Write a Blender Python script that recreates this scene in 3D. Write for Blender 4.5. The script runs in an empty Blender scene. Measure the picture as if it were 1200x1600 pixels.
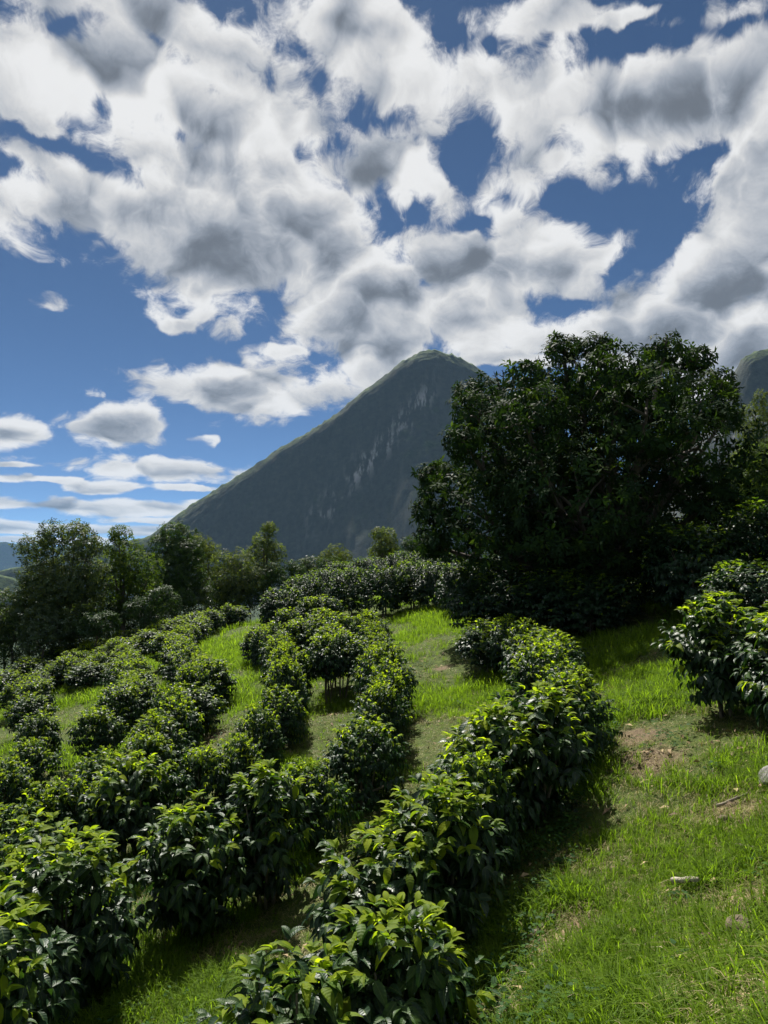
import bpy, math, random
import numpy as np
from mathutils import Vector, Matrix, Euler

# ---------------------------------------------------------------- camera, sky, sun, exposure
sc = bpy.context.scene
col = sc.collection
R = math.radians
PITCH = R(4.5)
FPX = 1155.6                       # focal length in photograph pixels (1200 x 1600)
cam_data = bpy.data.cameras.new('camera')
cam_data.sensor_fit = 'VERTICAL'; cam_data.sensor_height = 36.0; cam_data.lens = 26.0
cam_data.clip_start = 0.1; cam_data.clip_end = 30000
cam = bpy.data.objects.new('camera', cam_data); col.objects.link(cam)
cam.location = (0, 0, 0); cam.rotation_euler = (math.pi / 2 + PITCH, 0, 0)
sc.camera = cam

SUN_AZ, SUN_EL = R(-16), R(53)     # azimuth from +Y towards +X, elevation
SUN_DIR = Vector((math.sin(SUN_AZ) * math.cos(SUN_EL), math.cos(SUN_AZ) * math.cos(SUN_EL), math.sin(SUN_EL)))
sun_data = bpy.data.lights.new('sun', 'SUN')
sun_data.energy = 5.0; sun_data.angle = R(0.53); sun_data.color = (1.0, 0.95, 0.86)
sun = bpy.data.objects.new('sun', sun_data); col.objects.link(sun)
sun.rotation_euler = SUN_DIR.to_track_quat('Z', 'Y').to_euler()
sun.location = (0, 0, 50)

vs = sc.view_settings
vs.view_transform = 'Standard'; vs.look = 'None'; vs.gamma = 1.0; vs.use_curve_mapping = False
vs.exposure = 1.0
cy = sc.cycles
cy.max_bounces = 6; cy.diffuse_bounces = 2; cy.glossy_bounces = 2; cy.transmission_bounces = 3
cy.transparent_max_bounces = 4; cy.volume_bounces = 0
cy.use_adaptive_sampling = True; cy.adaptive_threshold = 0.015
cy.use_denoising = True
cy.caustics_reflective = False; cy.caustics_refractive = False
cy.sample_clamp_indirect = 4.0


class NT:
    """small helper to write node trees"""
    def __init__(self, tree):
        self.t = tree; self.n = tree.nodes; self.l = tree.links

    def node(self, kind, **kw):
        nd = self.n.new(kind)
        for k, v in kw.items():
            setattr(nd, k, v)
        return nd

    def put(self, sock, v):
        if v is None:
            return
        if isinstance(v, bpy.types.NodeSocket):
            self.l.new(v, sock)
        else:
            sock.default_value = v

    def math(self, op, a, b=None, c=None, clamp=False):
        nd = self.node('ShaderNodeMath', operation=op, use_clamp=clamp)
        for i, v in enumerate((a, b, c)):
            self.put(nd.inputs[i], v)
        return nd.outputs[0]

    def vmath(self, op, a, b=None, c=None):
        nd = self.node('ShaderNodeVectorMath', operation=op)
        for i, v in enumerate((a, b, c)):
            self.put(nd.inputs[i], v)
        return nd.outputs['Value'] if op in ('LENGTH', 'DISTANCE', 'DOT_PRODUCT') else nd.outputs[0]

    def step(self, v, lo, hi, a=0.0, b=1.0):
        nd = self.node('ShaderNodeMapRange', interpolation_type='SMOOTHSTEP')
        self.put(nd.inputs['Value'], v)
        for nm, x in (('From Min', lo), ('From Max', hi), ('To Min', a), ('To Max', b)):
            self.put(nd.inputs[nm], x)
        return nd.outputs['Result']

    def noise(self, vec, scale, detail=4.0, rough=0.55, lac=2.0, dist=0.0, out='Fac'):
        nd = self.node('ShaderNodeTexNoise')
        self.put(nd.inputs['Vector'], vec)
        for nm, x in (('Scale', scale), ('Detail', detail), ('Roughness', rough), ('Lacunarity', lac), ('Distortion', dist)):
            self.put(nd.inputs[nm], x)
        return nd.outputs[out]

    def mix(self, f, a, b, typ='RGBA', blend='MIX'):
        nd = self.node('ShaderNodeMix', data_type=typ)
        if typ == 'RGBA':
            nd.blend_type = blend
            A, B, O = nd.inputs[6], nd.inputs[7], nd.outputs[2]
        else:
            A, B, O = nd.inputs[2], nd.inputs[3], nd.outputs[0]
        self.put(nd.inputs[0], f)
        for s, v in ((A, a), (B, b)):
            if isinstance(v, tuple) and len(v) == 3:
                v = (*v, 1.0)
            self.put(s, v)
        return O

    def xyz(self, x, y, z):
        nd = self.node('ShaderNodeCombineXYZ')
        for i, v in enumerate((x, y, z)):
            self.put(nd.inputs[i], v)
        return nd.outputs[0]

    def sep(self, v):
        nd = self.node('ShaderNodeSeparateXYZ'); self.put(nd.inputs[0], v)
        return nd.outputs

    def ramp(self, f, stops):
        nd = self.node('ShaderNodeValToRGB'); self.put(nd.inputs[0], f)
        e = nd.color_ramp.elements
        while len(e) < len(stops):
            e.new(0.5)
        for q, (p, c) in zip(e, stops):
            q.position = p; q.color = (*c, 1.0)
        return nd.outputs[0]


def ray(px, py):
    """direction of a photograph pixel in the world"""
    dx, dy = (px - 600) / FPX, (800 - py) / FPX
    c, s = math.cos(PITCH), math.sin(PITCH)
    return np.array((dx, c - dy * s, s + dy * c))


def azel(px, py):
    d = ray(px, py)
    return math.atan2(d[0], d[1]), math.atan2(d[2], math.hypot(d[0], d[1]))


# clouds: broken cumulus round the whole sky; those ahead sit where they stood that day (photo x, y, half width, half height)
CLOUDS = [
    (60, 105, 200, 75), (250, 140, 190, 80), (420, 170, 150, 85), (300, 45, 150, 45), (50, 188, 75, 36), (170, 5, 120, 26),
    (150, 310, 190, 75), (330, 300, 230, 130), (300, 400, 150, 85), (470, 390, 200, 120), (600, 470, 190, 100), (720, 490, 130, 60),
    (600, 555, 65, 60), (820, 400, 160, 68), (930, 380, 70, 40), (590, 270, 150, 70), (700, 320, 70, 40),
    (560, 50, 190, 75), (660, 110, 120, 85), (690, 200, 60, 70), (840, 160, 110, 90), (1000, 180, 190, 110), (1150, 150, 150, 130),
    (860, 270, 90, 60), (1190, 260, 90, 80), (1150, 430, 200, 105), (1060, 500, 140, 90), (1150, 560, 200, 90), (860, 20, 100, 38), (975, 5, 45, 20),
    (390, 612, 185, 46), (180, 665, 105, 40), (10, 668, 75, 30), (225, 732, 160, 17), (160, 760, 70, 7), (285, 762, 50, 6),
    (70, 474, 34, 16), (282, 506, 36, 11), (845, 535, 55, 26), (800, 562, 90, 16), (440, 555, 40, 10), (330, 688, 14, 8), (130, 792, 300, 13), (60, 750, 120, 6), (110, 826, 280, 9), (60, 846, 220, 7), (15, 728, 60, 5), (250, 815, 90, 6),
]


CORES = [(380, 290, 170, 80), (440, 400, 190, 90), (600, 470, 180, 80), (250, 330, 110, 60), (1120, 190, 150, 95), (1180, 260, 90, 80), (1100, 490, 180, 100), (190, 655, 70, 24),
         (340, 605, 110, 26), (560, 40, 60, 18), (780, 420, 110, 40), (10, 678, 50, 16), (1000, 170, 80, 40), (300, 180, 90, 35), (1180, 560, 120, 60), (590, 555, 50, 50)]


GAPS = [(115, 42, 80, 26), (345, 20, 26, 30), (715, 35, 55, 70), (1010, 55, 200, 32), (1150, 20, 110, 32), (738, 245, 44, 80), (930, 320, 140, 50), (1060, 265, 70, 60), (650, 352, 80, 30),
        (745, 365, 50, 16), (90, 226, 120, 28), (0, 262, 70, 26), (962, 440, 22, 44), (885, 490, 50, 26), (770, 70, 22, 30), (150, 470, 120, 30), (305, 695, 40, 20), (120, 600, 90, 26), (560, 700, 60, 30), (330, 540, 110, 22)]


def build_world():
    w = bpy.data.worlds.new('World'); sc.world = w; w.use_nodes = True
    g = NT(w.node_tree); g.n.clear()
    w.cycles.sampling_method = 'MANUAL'; w.cycles.sample_map_resolution = 512
    out = g.node('ShaderNodeOutputWorld'); bg = g.node('ShaderNodeBackground')
    g.l.new(bg.outputs[0], out.inputs[0])
    sky = g.node('ShaderNodeTexSky', sky_type='NISHITA', sun_disc=False)
    sky.sun_elevation = SUN_EL; sky.sun_rotation = SUN_AZ
    sky.altitude = 1200; sky.air_density = 0.36; sky.dust_density = 0.15; sky.ozone_density = 1.6
    d = g.node('ShaderNodeTexCoord').outputs['Generated']
    d = g.vmath('NORMALIZE', d)
    x, y, z = g.sep(d)
    # cloud coordinates: even overhead, far clouds flatten and crowd towards the horizon
    lay = g.xyz(x, y, g.math('MULTIPLY', g.math('LOGARITHM', g.math('ADD', g.math('MAXIMUM', z, 0.0), 0.09), 2.71828), 0.55))
    warp = g.noise(lay, 6.5, 3.0, 0.6, out='Color')
    warp = g.vmath('SUBTRACT', warp, (0.5, 0.5, 0.5))
    layw = g.vmath('MULTIPLY_ADD', warp, (0.12, 0.12, 0.12), lay)
    fbm = g.noise(layw, 6.2, 7.0, 0.62)
    fine = g.noise(layw, 25.0, 5.0, 0.68)
    # lumps of the cloud: the same field a little nearer the sun
    s = SUN_DIR
    tow = g.vmath('NORMALIZE', g.vmath('SUBTRACT', (s.x, s.y, 0.55 * math.log(s.z + 0.09)), layw))
    def puffs(vec):
        vn = g.node('ShaderNodeTexVoronoi', feature='F1'); g.put(vn.inputs['Vector'], vec); vn.inputs['Scale'].default_value = 13.0
        return g.math('SUBTRACT', 0.75, g.math('MULTIPLY', vn.outputs['Distance'], vn.outputs['Distance']))
    lump_a = puffs(layw)
    lump_b = puffs(g.vmath('MULTIPLY_ADD', tow, (0.030, 0.030, 0.030), layw))
    # direction as azimuth / elevation, shaken by noise
    az = g.math('ARCTAN2', x, y); el = g.math('ARCSINE', z)
    wob = g.vmath('MULTIPLY', warp, g.xyz(0.13, g.math('MULTIPLY_ADD', g.math('MAXIMUM', z, 0.0), 0.18, 0.012), 0.0))
    p = g.vmath('ADD', g.xyz(az, el, 0.0), wob)
    dm = None
    for (cx, cyy, rx, ry) in CLOUDS:
        a0, e0 = azel(cx, cyy); a1, _ = azel(cx + rx, cyy); _, e1 = azel(cx, cyy - ry)
        sx, sy = 1 / max(a1 - a0, 1e-3), 1 / max(abs(e1 - e0), 1e-3)
        q = g.vmath('MULTIPLY_ADD', p, (sx, sy, 0), (-a0 * sx, -e0 * sy, 0))
        L = g.vmath('LENGTH', q)
        dm = L if dm is None else g.math('SMOOTH_MIN', dm, L, 0.35)
    placed = g.math('SUBTRACT', 1.0, g.math('MINIMUM', dm, 3.0))
    gap = None                                           # blue gaps between them
    for (cx, cyy, rx, ry) in GAPS:
        a0, e0 = azel(cx, cyy); a1, _ = azel(cx + rx, cyy); _, e1 = azel(cx, cyy - ry)
        sx, sy = 1 / max(a1 - a0, 1e-3), 1 / max(abs(e1 - e0), 1e-3)
        L = g.vmath('LENGTH', g.vmath('MULTIPLY_ADD', p, (sx, sy, 0), (-a0 * sx, -e0 * sy, 0)))
        gap = L if gap is None else g.math('SMOOTH_MIN', gap, L, 0.5)
    placed = g.math('SMOOTH_MIN', placed, g.math('MULTIPLY_ADD', gap, 0.75, -0.62), 0.45)
    core = None                                          # where those clouds are deep and grey
    for (cx, cyy, rx, ry) in CORES:
        a0, e0 = azel(cx, cyy); a1, _ = azel(cx + rx, cyy); _, e1 = azel(cx, cyy - ry)
        sx, sy = 1 / max(a1 - a0, 1e-3), 1 / max(abs(e1 - e0), 1e-3)
        L = g.vmath('LENGTH', g.vmath('MULTIPLY_ADD', p, (sx, sy, 0), (-a0 * sx, -e0 * sy, 0)))
        core = L if core is None else g.math('SMOOTH_MIN', core, L, 0.9)
    core = g.math('SUBTRACT', 1.0, g.math('MINIMUM', core, 3.0))
    # elsewhere: the same kind of broken cover from noise alone
    cov = g.noise(lay, 1.5, 2.0, 0.5)
    free = g.math('MULTIPLY_ADD', cov, 4.6, -2.2)
    ahead = g.math('MULTIPLY', g.step(g.math('ABSOLUTE', az), 0.50, 0.72, 1.0, 0.0),
                   g.math('MULTIPLY', g.step(el, 0.72, 0.92, 1.0, 0.0), g.step(y, 0.0, 0.2)))
    base = g.mix(ahead, free, placed, 'FLOAT')
    big = g.math('MULTIPLY_ADD', g.math('SUBTRACT', fbm, 0.5), 2.4, base)
    dens = g.math('MULTIPLY_ADD', g.math('SUBTRACT', fine, 0.5), 1.25, big)
    dens = g.math('MULTIPLY_ADD', g.math('SUBTRACT', lump_a, 0.42), 0.66, dens)
    alpha = g.step(dens, -0.22, 0.30)
    # light in the cloud: thin parts glow, thick parts are grey, lumps facing the sun are bright
    deep = g.mix(ahead, g.math('SUBTRACT', free, 0.35), core, 'FLOAT')
    thick = g.step(g.math('MULTIPLY_ADD', g.math('SUBTRACT', big, base), 0.30, deep), -1.1, 1.25)
    thick = g.math('MULTIPLY', thick, g.step(dens, 0.05, 1.0))
    rel = g.math('SUBTRACT', lump_a, lump_b)
    lum = g.math('MULTIPLY_ADD', thick, -0.46, 0.80)
    lum = g.math('MULTIPLY_ADD', g.step(dens, 0.05, 0.85), -0.10, g.math('ADD', lum, 0.12))
    lum = g.math('MULTIPLY_ADD', rel, 1.15, lum)
    lum = g.math('MULTIPLY_ADD', g.math('SUBTRACT', fbm, 0.5), -0.75, lum)
    lum = g.math('MULTIPLY_ADD', g.math('SUBTRACT', fine, 0.5), 0.65, lum)
    lum = g.math('SMOOTH_MAX', g.math('SMOOTH_MIN', lum, 1.06, 0.15), 0.24, 0.2)
    ccol = g.mix(g.step(lum, 0.3, 0.95), (0.82, 0.92, 1.08), (1.0, 1.0, 1.0))
    ccol = g.vmath('SCALE', ccol); g.put(ccol.node.inputs['Scale'], g.math('MULTIPLY', lum, CLOUD_GAIN))
    low = g.step(z, -0.02, 0.05)
    alpha = g.math('MULTIPLY', alpha, g.math('MULTIPLY_ADD', low, 0.75, 0.25))
    air = g.mix(1.0, sky.outputs[0], (0.78, 0.98, 1.06), blend='MULTIPLY')
    full = g.mix(alpha, air, ccol)
    g.l.new(full, bg.inputs['Color'])
    bg.inputs['Strength'].default_value = SKY_STRENGTH


SKY_STRENGTH = 0.05
CLOUD_GAIN = 8.0
build_world()

# ---------------------------------------------------------------- mesh helpers
def tag(o, label=None, cat=None, group=None, kind=None):
    for k, v in (('label', label), ('category', cat), ('group', group), ('kind', kind)):
        if v:
            o[k] = v
    return o


def link(name, data, parent=None, mat=None):
    o = bpy.data.objects.new(name, data); col.objects.link(o)
    if mat is not None and data is not None and not data.materials:
        data.materials.append(mat)
    if parent is not None:
        o.parent = parent
    return o


def empty(name, loc, rz=0.0, scale=1.0):
    o = bpy.data.objects.new(name, None); col.objects.link(o)
    o.empty_display_size = 0.2
    o.location = loc; o.rotation_euler = (0, 0, rz)
    o.scale = (scale, scale, scale) if not isinstance(scale, tuple) else scale
    return o


def mesh_np(name, V, F, attrs=None, uv=None, smooth=True):
    """V (n,3); F: list of (m,k) integer arrays; attrs: name -> per-vertex floats; uv per vertex"""
    me = bpy.data.meshes.new(name)
    V = np.asarray(V, np.float32)
    F = [np.asarray(f, np.int32) for f in F if len(f)]
    tot = sum(f.size for f in F); nf = sum(len(f) for f in F)
    me.vertices.add(len(V)); me.vertices.foreach_set('co', V.ravel())
    me.loops.add(tot); me.polygons.add(nf)
    loops = np.concatenate([f.ravel() for f in F])
    sizes = np.concatenate([np.full(len(f), f.shape[1], np.int32) for f in F])
    starts = np.concatenate([[0], np.cumsum(sizes)[:-1]]).astype(np.int32)
    me.loops.foreach_set('vertex_index', loops)
    me.polygons.foreach_set('loop_start', starts)
    me.polygons.foreach_set('loop_total', sizes)
    me.polygons.foreach_set('use_smooth', np.full(nf, smooth, bool))
    for k, a in (attrs or {}).items():
        at = me.attributes.new(k, 'FLOAT', 'POINT'); at.data.foreach_set('value', np.asarray(a, np.float32))
    if uv is not None:
        lay = me.uv_layers.new(name='UVMap')
        lay.data.foreach_set('uv', np.asarray(uv, np.float32)[loops].ravel())
    me.update(calc_edges=True); me.validate()
    return me


def unit(a):
    return a / np.maximum(np.linalg.norm(a, axis=-1, keepdims=True), 1e-9)


def leaf_template(width=0.42, rows=4, fold=0.10, arch=0.30, wave=0.02, belly=0.46):
    """a leaf of length 1 along +y from its stalk, midrib sunk, margins up, blade arched down"""
    V, uv, F4, F3 = [(0, 0, 0)], [(0.5, 0)], [], []
    for i in range(1, rows):
        t = i / rows
        wd = width * 0.5 * math.sin(math.pi * (t ** (math.log(0.5) / math.log(belly)))) ** 0.85
        for sx in (-1, 0, 1):
            zz = -arch * t * t + (fold * wd * 2 if sx else 0) + (wave * math.sin(9 * t + sx) if sx else 0)
            V.append((sx * wd, t * (1 - 0.12 * arch * t), zz)); uv.append((0.5 + 0.5 * sx, t))
    V.append((0, 1 - 0.12 * arch, -arch * 1.12)); uv.append((0.5, 1))
    F3 += [(0, 2, 1), (0, 3, 2)]
    for i in range(rows - 2):
        b = 1 + 3 * i
        F4 += [(b, b + 1, b + 4, b + 3), (b + 1, b + 2, b + 5, b + 4)]
    b = 1 + 3 * (rows - 2); e = len(V) - 1
    F3 += [(b, b + 1, e), (b + 1, b + 2, e)]
    return np.array(V, float), np.array(uv, float), np.array(F3), np.array(F4).reshape(-1, 4)


def frames(d, n):
    y = unit(d); x = unit(np.cross(y, n)); z = np.cross(x, y)
    return np.stack([x, y, z], axis=-1)          # (k,3,3) columns


def leaves_mesh(name, tpl, P, D, N, L, tone):
    V, uv, F3, F4 = tpl
    k = len(V); n = len(P)
    Rm = frames(D, N)
    W = np.einsum('nij,kj->nki', Rm, V) * L[:, None, None] + P[:, None, :]
    off = (np.arange(n) * k)[:, None, None]
    fs = [(F3[None] + off).reshape(-1, 3)]
    if len(F4):
        fs.append((F4[None] + off).reshape(-1, 4))
    return mesh_np(name, W.reshape(-1, 3), fs, {'tone': np.repeat(tone, k)}, np.tile(uv, (n, 1)))


def tube(P, rad, seg=6):
    """swept tube along points P with radii; returns V, F4"""
    P = np.asarray(P, float); rad = np.asarray(rad, float)
    T = unit(np.gradient(P, axis=0))
    ref = np.array((0.31, 0.17, 0.93)) if abs(T[0][2]) < 0.9 else np.array((0.93, 0.2, 0.1))
    A = unit(np.cross(T, ref)); B = np.cross(T, A)
    an = np.linspace(0, 2 * math.pi, seg, endpoint=False)
    ring = A[:, None, :] * np.cos(an)[None, :, None] + B[:, None, :] * np.sin(an)[None, :, None]
    V = (P[:, None, :] + ring * rad[:, None, None]).reshape(-1, 3)
    i = np.arange(len(P) - 1)[:, None] * seg; j = np.arange(seg)[None, :]; jn = (j + 1) % seg
    F = np.stack([i + j, i + jn, i + seg + jn, i + seg + j], -1).reshape(-1, 4)
    return V, F


class Tubes:
    def __init__(self): self.V, self.F, self.n = [], [], 0
    def add(self, P, rad, seg=6):
        V, F = tube(P, rad, seg); self.V.append(V); self.F.append(F + self.n); self.n += len(V)
    def mesh(self, name):
        return mesh_np(name, np.concatenate(self.V), [np.concatenate(self.F)])


# value noise for terrain and mountain shapes
_rng = np.random.default_rng(5)
_tab = _rng.random((64, 64))


def vnoise(x, y):
    xi, yi = np.floor(x).astype(int), np.floor(y).astype(int)
    fx, fy = x - xi, y - yi
    fx, fy = fx * fx * (3 - 2 * fx), fy * fy * (3 - 2 * fy)
    a, b = _tab[xi % 64, yi % 64], _tab[(xi + 1) % 64, yi % 64]
    c, d = _tab[xi % 64, (yi + 1) % 64], _tab[(xi + 1) % 64, (yi + 1) % 64]
    return (a * (1 - fx) + b * fx) * (1 - fy) + (c * (1 - fx) + d * fx) * fy - 0.5


def fbm(x, y, o=4):
    s, a = 0, 1.0
    for _ in range(o):
        s = s + a * vnoise(x, y); x, y, a = x * 2.03 + 17.1, y * 2.03 + 5.7, a * 0.5
    return s


def smooth(a, b, v):
    t = np.clip((v - a) / (b - a), 0, 1)
    return t * t * (3 - 2 * t)


# ---------------------------------------------------------------- materials
def new_mat(name):
    m = bpy.data.materials.new(name); m.use_nodes = True
    g = NT(m.node_tree); g.n.clear()
    return m, g, g.node('ShaderNodeOutputMaterial')


def attr(g, name):
    return g.node('ShaderNodeAttribute', attribute_name=name).outputs['Fac']


def leaf_mat(name, stops, rough=0.34, trans=0.35, tcol=(1.20, 1.28, 0.42), veins=0.0, spec=0.5):
    m, g, out = new_mat(name)
    t = attr(g, 'tone')
    tc = g.node('ShaderNodeTexCoord')
    nv = g.noise(tc.outputs['Object'], 3.0, 2.0)
    t2 = g.math('ADD', t, g.math('MULTIPLY', g.math('SUBTRACT', nv, 0.5), 0.16), clamp=True)
    c = g.ramp(t2, stops)
    pr = g.node('ShaderNodeBsdfPrincipled')
    g.put(pr.inputs['Base Color'], c)
    g.put(pr.inputs['Roughness'], g.math('MULTIPLY_ADD', t2, 0.30, rough))
    g.put(pr.inputs['Specular IOR Level'], g.math('MULTIPLY_ADD', t2, -0.75 * spec, spec))
    if veins:
        u, v, _ = g.sep(tc.outputs['UV'])
        au = g.math('ABSOLUTE', g.math('SUBTRACT', u, 0.5))
        ph = g.math('MULTIPLY', g.math('SUBTRACT', v, g.math('MULTIPLY', au, 0.30)), 44.0)
        rib = g.math('MULTIPLY', g.math('SINE', ph), 0.5)
        mid = g.step(au, 0.0, 0.09)
        bp = g.node('ShaderNodeBump'); bp.inputs['Strength'].default_value = veins; bp.inputs['Distance'].default_value = 0.01
        g.put(bp.inputs['Height'], g.math('ADD', rib, mid)); g.l.new(bp.outputs[0], pr.inputs['Normal'])
        c2 = g.mix(g.step(au, 0.02, 0.06), g.mix(0.35, c, (0.16, 0.22, 0.05)), c)
        g.put(pr.inputs['Base Color'], c2)
    tr = g.node('ShaderNodeBsdfTranslucent')
    tcn = g.mix(1.0, c, tcol, blend='MULTIPLY')
    g.put(tr.inputs['Color'], tcn)
    mx = g.node('ShaderNodeMixShader')
    g.put(mx.inputs[0], g.math('MULTIPLY_ADD', t2, trans * 1.25, trans * 0.10))
    g.l.new(pr.outputs[0], mx.inputs[1]); g.l.new(tr.outputs[0], mx.inputs[2]); g.l.new(mx.outputs[0], out.inputs[0])
    return m


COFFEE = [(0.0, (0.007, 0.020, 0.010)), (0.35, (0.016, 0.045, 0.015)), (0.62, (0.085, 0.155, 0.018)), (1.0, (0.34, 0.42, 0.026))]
M_leaf_near = leaf_mat('coffee_leaf_ribbed', COFFEE, 0.36, 0.54, veins=0.16, spec=0.32)
M_leaf = leaf_mat('coffee_leaf', COFFEE, 0.40, 0.54, spec=0.26)
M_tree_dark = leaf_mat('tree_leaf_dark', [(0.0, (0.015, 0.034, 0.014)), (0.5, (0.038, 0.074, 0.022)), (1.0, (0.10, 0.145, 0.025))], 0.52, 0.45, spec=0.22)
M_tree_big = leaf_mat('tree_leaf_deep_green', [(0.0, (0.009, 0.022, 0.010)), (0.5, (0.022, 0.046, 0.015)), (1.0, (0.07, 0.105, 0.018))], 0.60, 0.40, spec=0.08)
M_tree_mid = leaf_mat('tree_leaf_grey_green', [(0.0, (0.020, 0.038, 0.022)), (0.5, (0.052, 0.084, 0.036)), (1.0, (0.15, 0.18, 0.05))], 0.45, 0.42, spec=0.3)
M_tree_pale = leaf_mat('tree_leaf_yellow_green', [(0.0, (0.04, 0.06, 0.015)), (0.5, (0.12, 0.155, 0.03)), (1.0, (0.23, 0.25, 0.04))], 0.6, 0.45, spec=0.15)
M_weed = leaf_mat('weed_leaf', [(0.0, (0.015, 0.042, 0.013)), (0.5, (0.035, 0.085, 0.018)), (1.0, (0.10, 0.19, 0.03))], 0.6, 0.4, spec=0.12)
M_grass = leaf_mat('grass_blade', [(0.0, (0.30, 0.24, 0.13)), (0.22, (0.22, 0.20, 0.07)), (0.36, (0.065, 0.118, 0.014)), (0.75, (0.145, 0.235, 0.020)), (1.0, (0.27, 0.37, 0.030))],
                   0.5, 0.62, tcol=(1.22, 1.30, 0.5), spec=0.25)


def bark_mat(name, a, b, scale=9.0):
    m, g, out = new_mat(name)
    tc = g.node('ShaderNodeTexCoord').outputs['Object']
    st = g.vmath('MULTIPLY', tc, (1.0, 1.0, 0.35))
    n = g.noise(st, scale, 6.0, 0.65)
    pr = g.node('ShaderNodeBsdfPrincipled'); pr.inputs['Roughness'].default_value = 0.9
    g.put(pr.inputs['Base Color'], g.ramp(n, [(0.3, a), (0.7, b)]))
    bp = g.node('ShaderNodeBump'); bp.inputs['Strength'].default_value = 0.8; bp.inputs['Distance'].default_value = 0.02
    g.put(bp.inputs['Height'], n); g.l.new(bp.outputs[0], pr.inputs['Normal'])
    g.l.new(pr.outputs[0], out.inputs[0])
    return m


M_bark = bark_mat('bark', (0.035, 0.026, 0.02), (0.12, 0.10, 0.08))
M_stem = bark_mat('coffee_stem', (0.06, 0.05, 0.035), (0.19, 0.16, 0.12), 25.0)
M_deadwood = bark_mat('dead_wood', (0.07, 0.055, 0.04), (0.28, 0.24, 0.18), 30.0)
M_palewood = bark_mat('barkless_wood', (0.22, 0.19, 0.14), (0.48, 0.43, 0.35), 30.0)
M_rock = bark_mat('rock_tan', (0.06, 0.045, 0.03), (0.20, 0.15, 0.10), 22.0)
M_rock_grey = bark_mat('rock_grey', (0.07, 0.066, 0.06), (0.24, 0.23, 0.21), 14.0)


def ground_mat():
    m, g, out = new_mat('ground_turf')
    P = g.node('ShaderNodeTexCoord').outputs['Object']
    dry = attr(g, 'dry'); far = attr(g, 'far')
    n1 = g.noise(P, 0.55, 5.0, 0.6); n2 = g.noise(P, 7.0, 6.0, 0.7); n3 = g.noise(P, 42.0, 4.0, 0.7)
    green = g.ramp(n2, [(0.25, (0.022, 0.030, 0.010)), (0.5, (0.055, 0.080, 0.016)), (0.8, (0.11, 0.145, 0.03))])
    soil = g.ramp(n3, [(0.25, (0.045, 0.032, 0.022)), (0.5, (0.13, 0.095, 0.06)), (0.75, (0.27, 0.215, 0.135))])
    wood = g.ramp(g.noise(P, 0.05, 8.0, 0.7), [(0.3, (0.012, 0.024, 0.010)), (0.7, (0.030, 0.050, 0.018))])
    f = g.math('ADD', dry, g.math('MULTIPLY_ADD', n2, 0.7, -0.35))
    f = g.math('ADD', f, g.math('MULTIPLY_ADD', n1, 0.5, -0.25))
    c = g.mix(g.step(f, 0.30, 0.62), green, soil)
    c = g.mix(far, c, wood)
    pr = g.node('ShaderNodeBsdfPrincipled'); pr.inputs['Roughness'].default_value = 0.95
    pr.inputs['Specular IOR Level'].default_value = 0.15
    g.put(pr.inputs['Base Color'], c)
    bp = g.node('ShaderNodeBump'); bp.inputs['Strength'].default_value = 0.9; bp.inputs['Distance'].default_value = 0.05
    g.put(bp.inputs['Height'], g.math('ADD', n2, g.math('MULTIPLY', n3, 0.5))); g.l.new(bp.outputs[0], pr.inputs['Normal'])
    g.l.new(pr.outputs[0], out.inputs[0])
    return m


# ---------------------------------------------------------------- terrain (camera at the origin, z relative to it)
CTRL = np.array([
    (0, 0, -1.65), (0, -8, -0.6), (6, -4, 0.3), (-8, -4, -3.2), (1.5, 3.4, -1.95), (3.6, 4.5, -1.70), (0.1, 4.4, -3.15), (-0.6, 4.2, -3.2), (1.2, 5.4, -2.75),
    (-2, 3, -2.9), (-2.2, 7, -3.65), (-4.5, 6, -4.1), (-8, 8, -4.8), (0, 10, -3.2), (-2.3, 10, -3.6), (-5, 12, -4.0), (-10, 13, -5.0),
    (0, 15, -2.9), (-2, 14.5, -3.15), (-4, 16, -3.4), (-10, 21, -4.4), (-6, 22, -3.4), (-0.5, 25, -2.3), (-6, 32, -2.7), (0, 32, -1.6),
    (-12, 34, -3.9), (0, 42, -1.2), (3, 8.8, -2.1), (4.4, 8, -1.75), (4.2, 13, -1.95), (3.2, 15, -2.3), (1.65, 10, -2.65), (5.4, 19, -1.3),
    (9, 14, -0.9), (11, 26, -0.2), (8, 5, -0.8), (3, 26, -1.7), (-20, 15, -7.0), (-20, 35, -6.0), (20, 20, 2.0), (20, 40, 2.0), (-16, 4, -6.8), (20, 0, 2.5),
    (-10, 46, -4.4), (8, 46, -0.8)], float)


def _tps_fit(c, lam=0.6):
    n = len(c); X = c[:, :2]
    r2 = ((X[:, None] - X[None]) ** 2).sum(-1)
    K = 0.5 * r2 * np.log(r2 + 1e-9) + lam * np.eye(n)
    Pm = np.c_[np.ones(n), X]
    A = np.block([[K, Pm], [Pm.T, np.zeros((3, 3))]])
    s = np.linalg.solve(A, np.r_[c[:, 2], 0, 0, 0])
    return X, s


_TX, _TS = _tps_fit(CTRL)


def near_z(x, y):
    sh = np.shape(x); x, y = np.ravel(x), np.ravel(y)
    r2 = (x[:, None] - _TX[:, 0]) ** 2 + (y[:, None] - _TX[:, 1]) ** 2
    z = (0.5 * r2 * np.log(r2 + 1e-9)) @ _TS[:-3] + _TS[-3] + _TS[-2] * x + _TS[-1] * y
    return z.reshape(sh)


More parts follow.
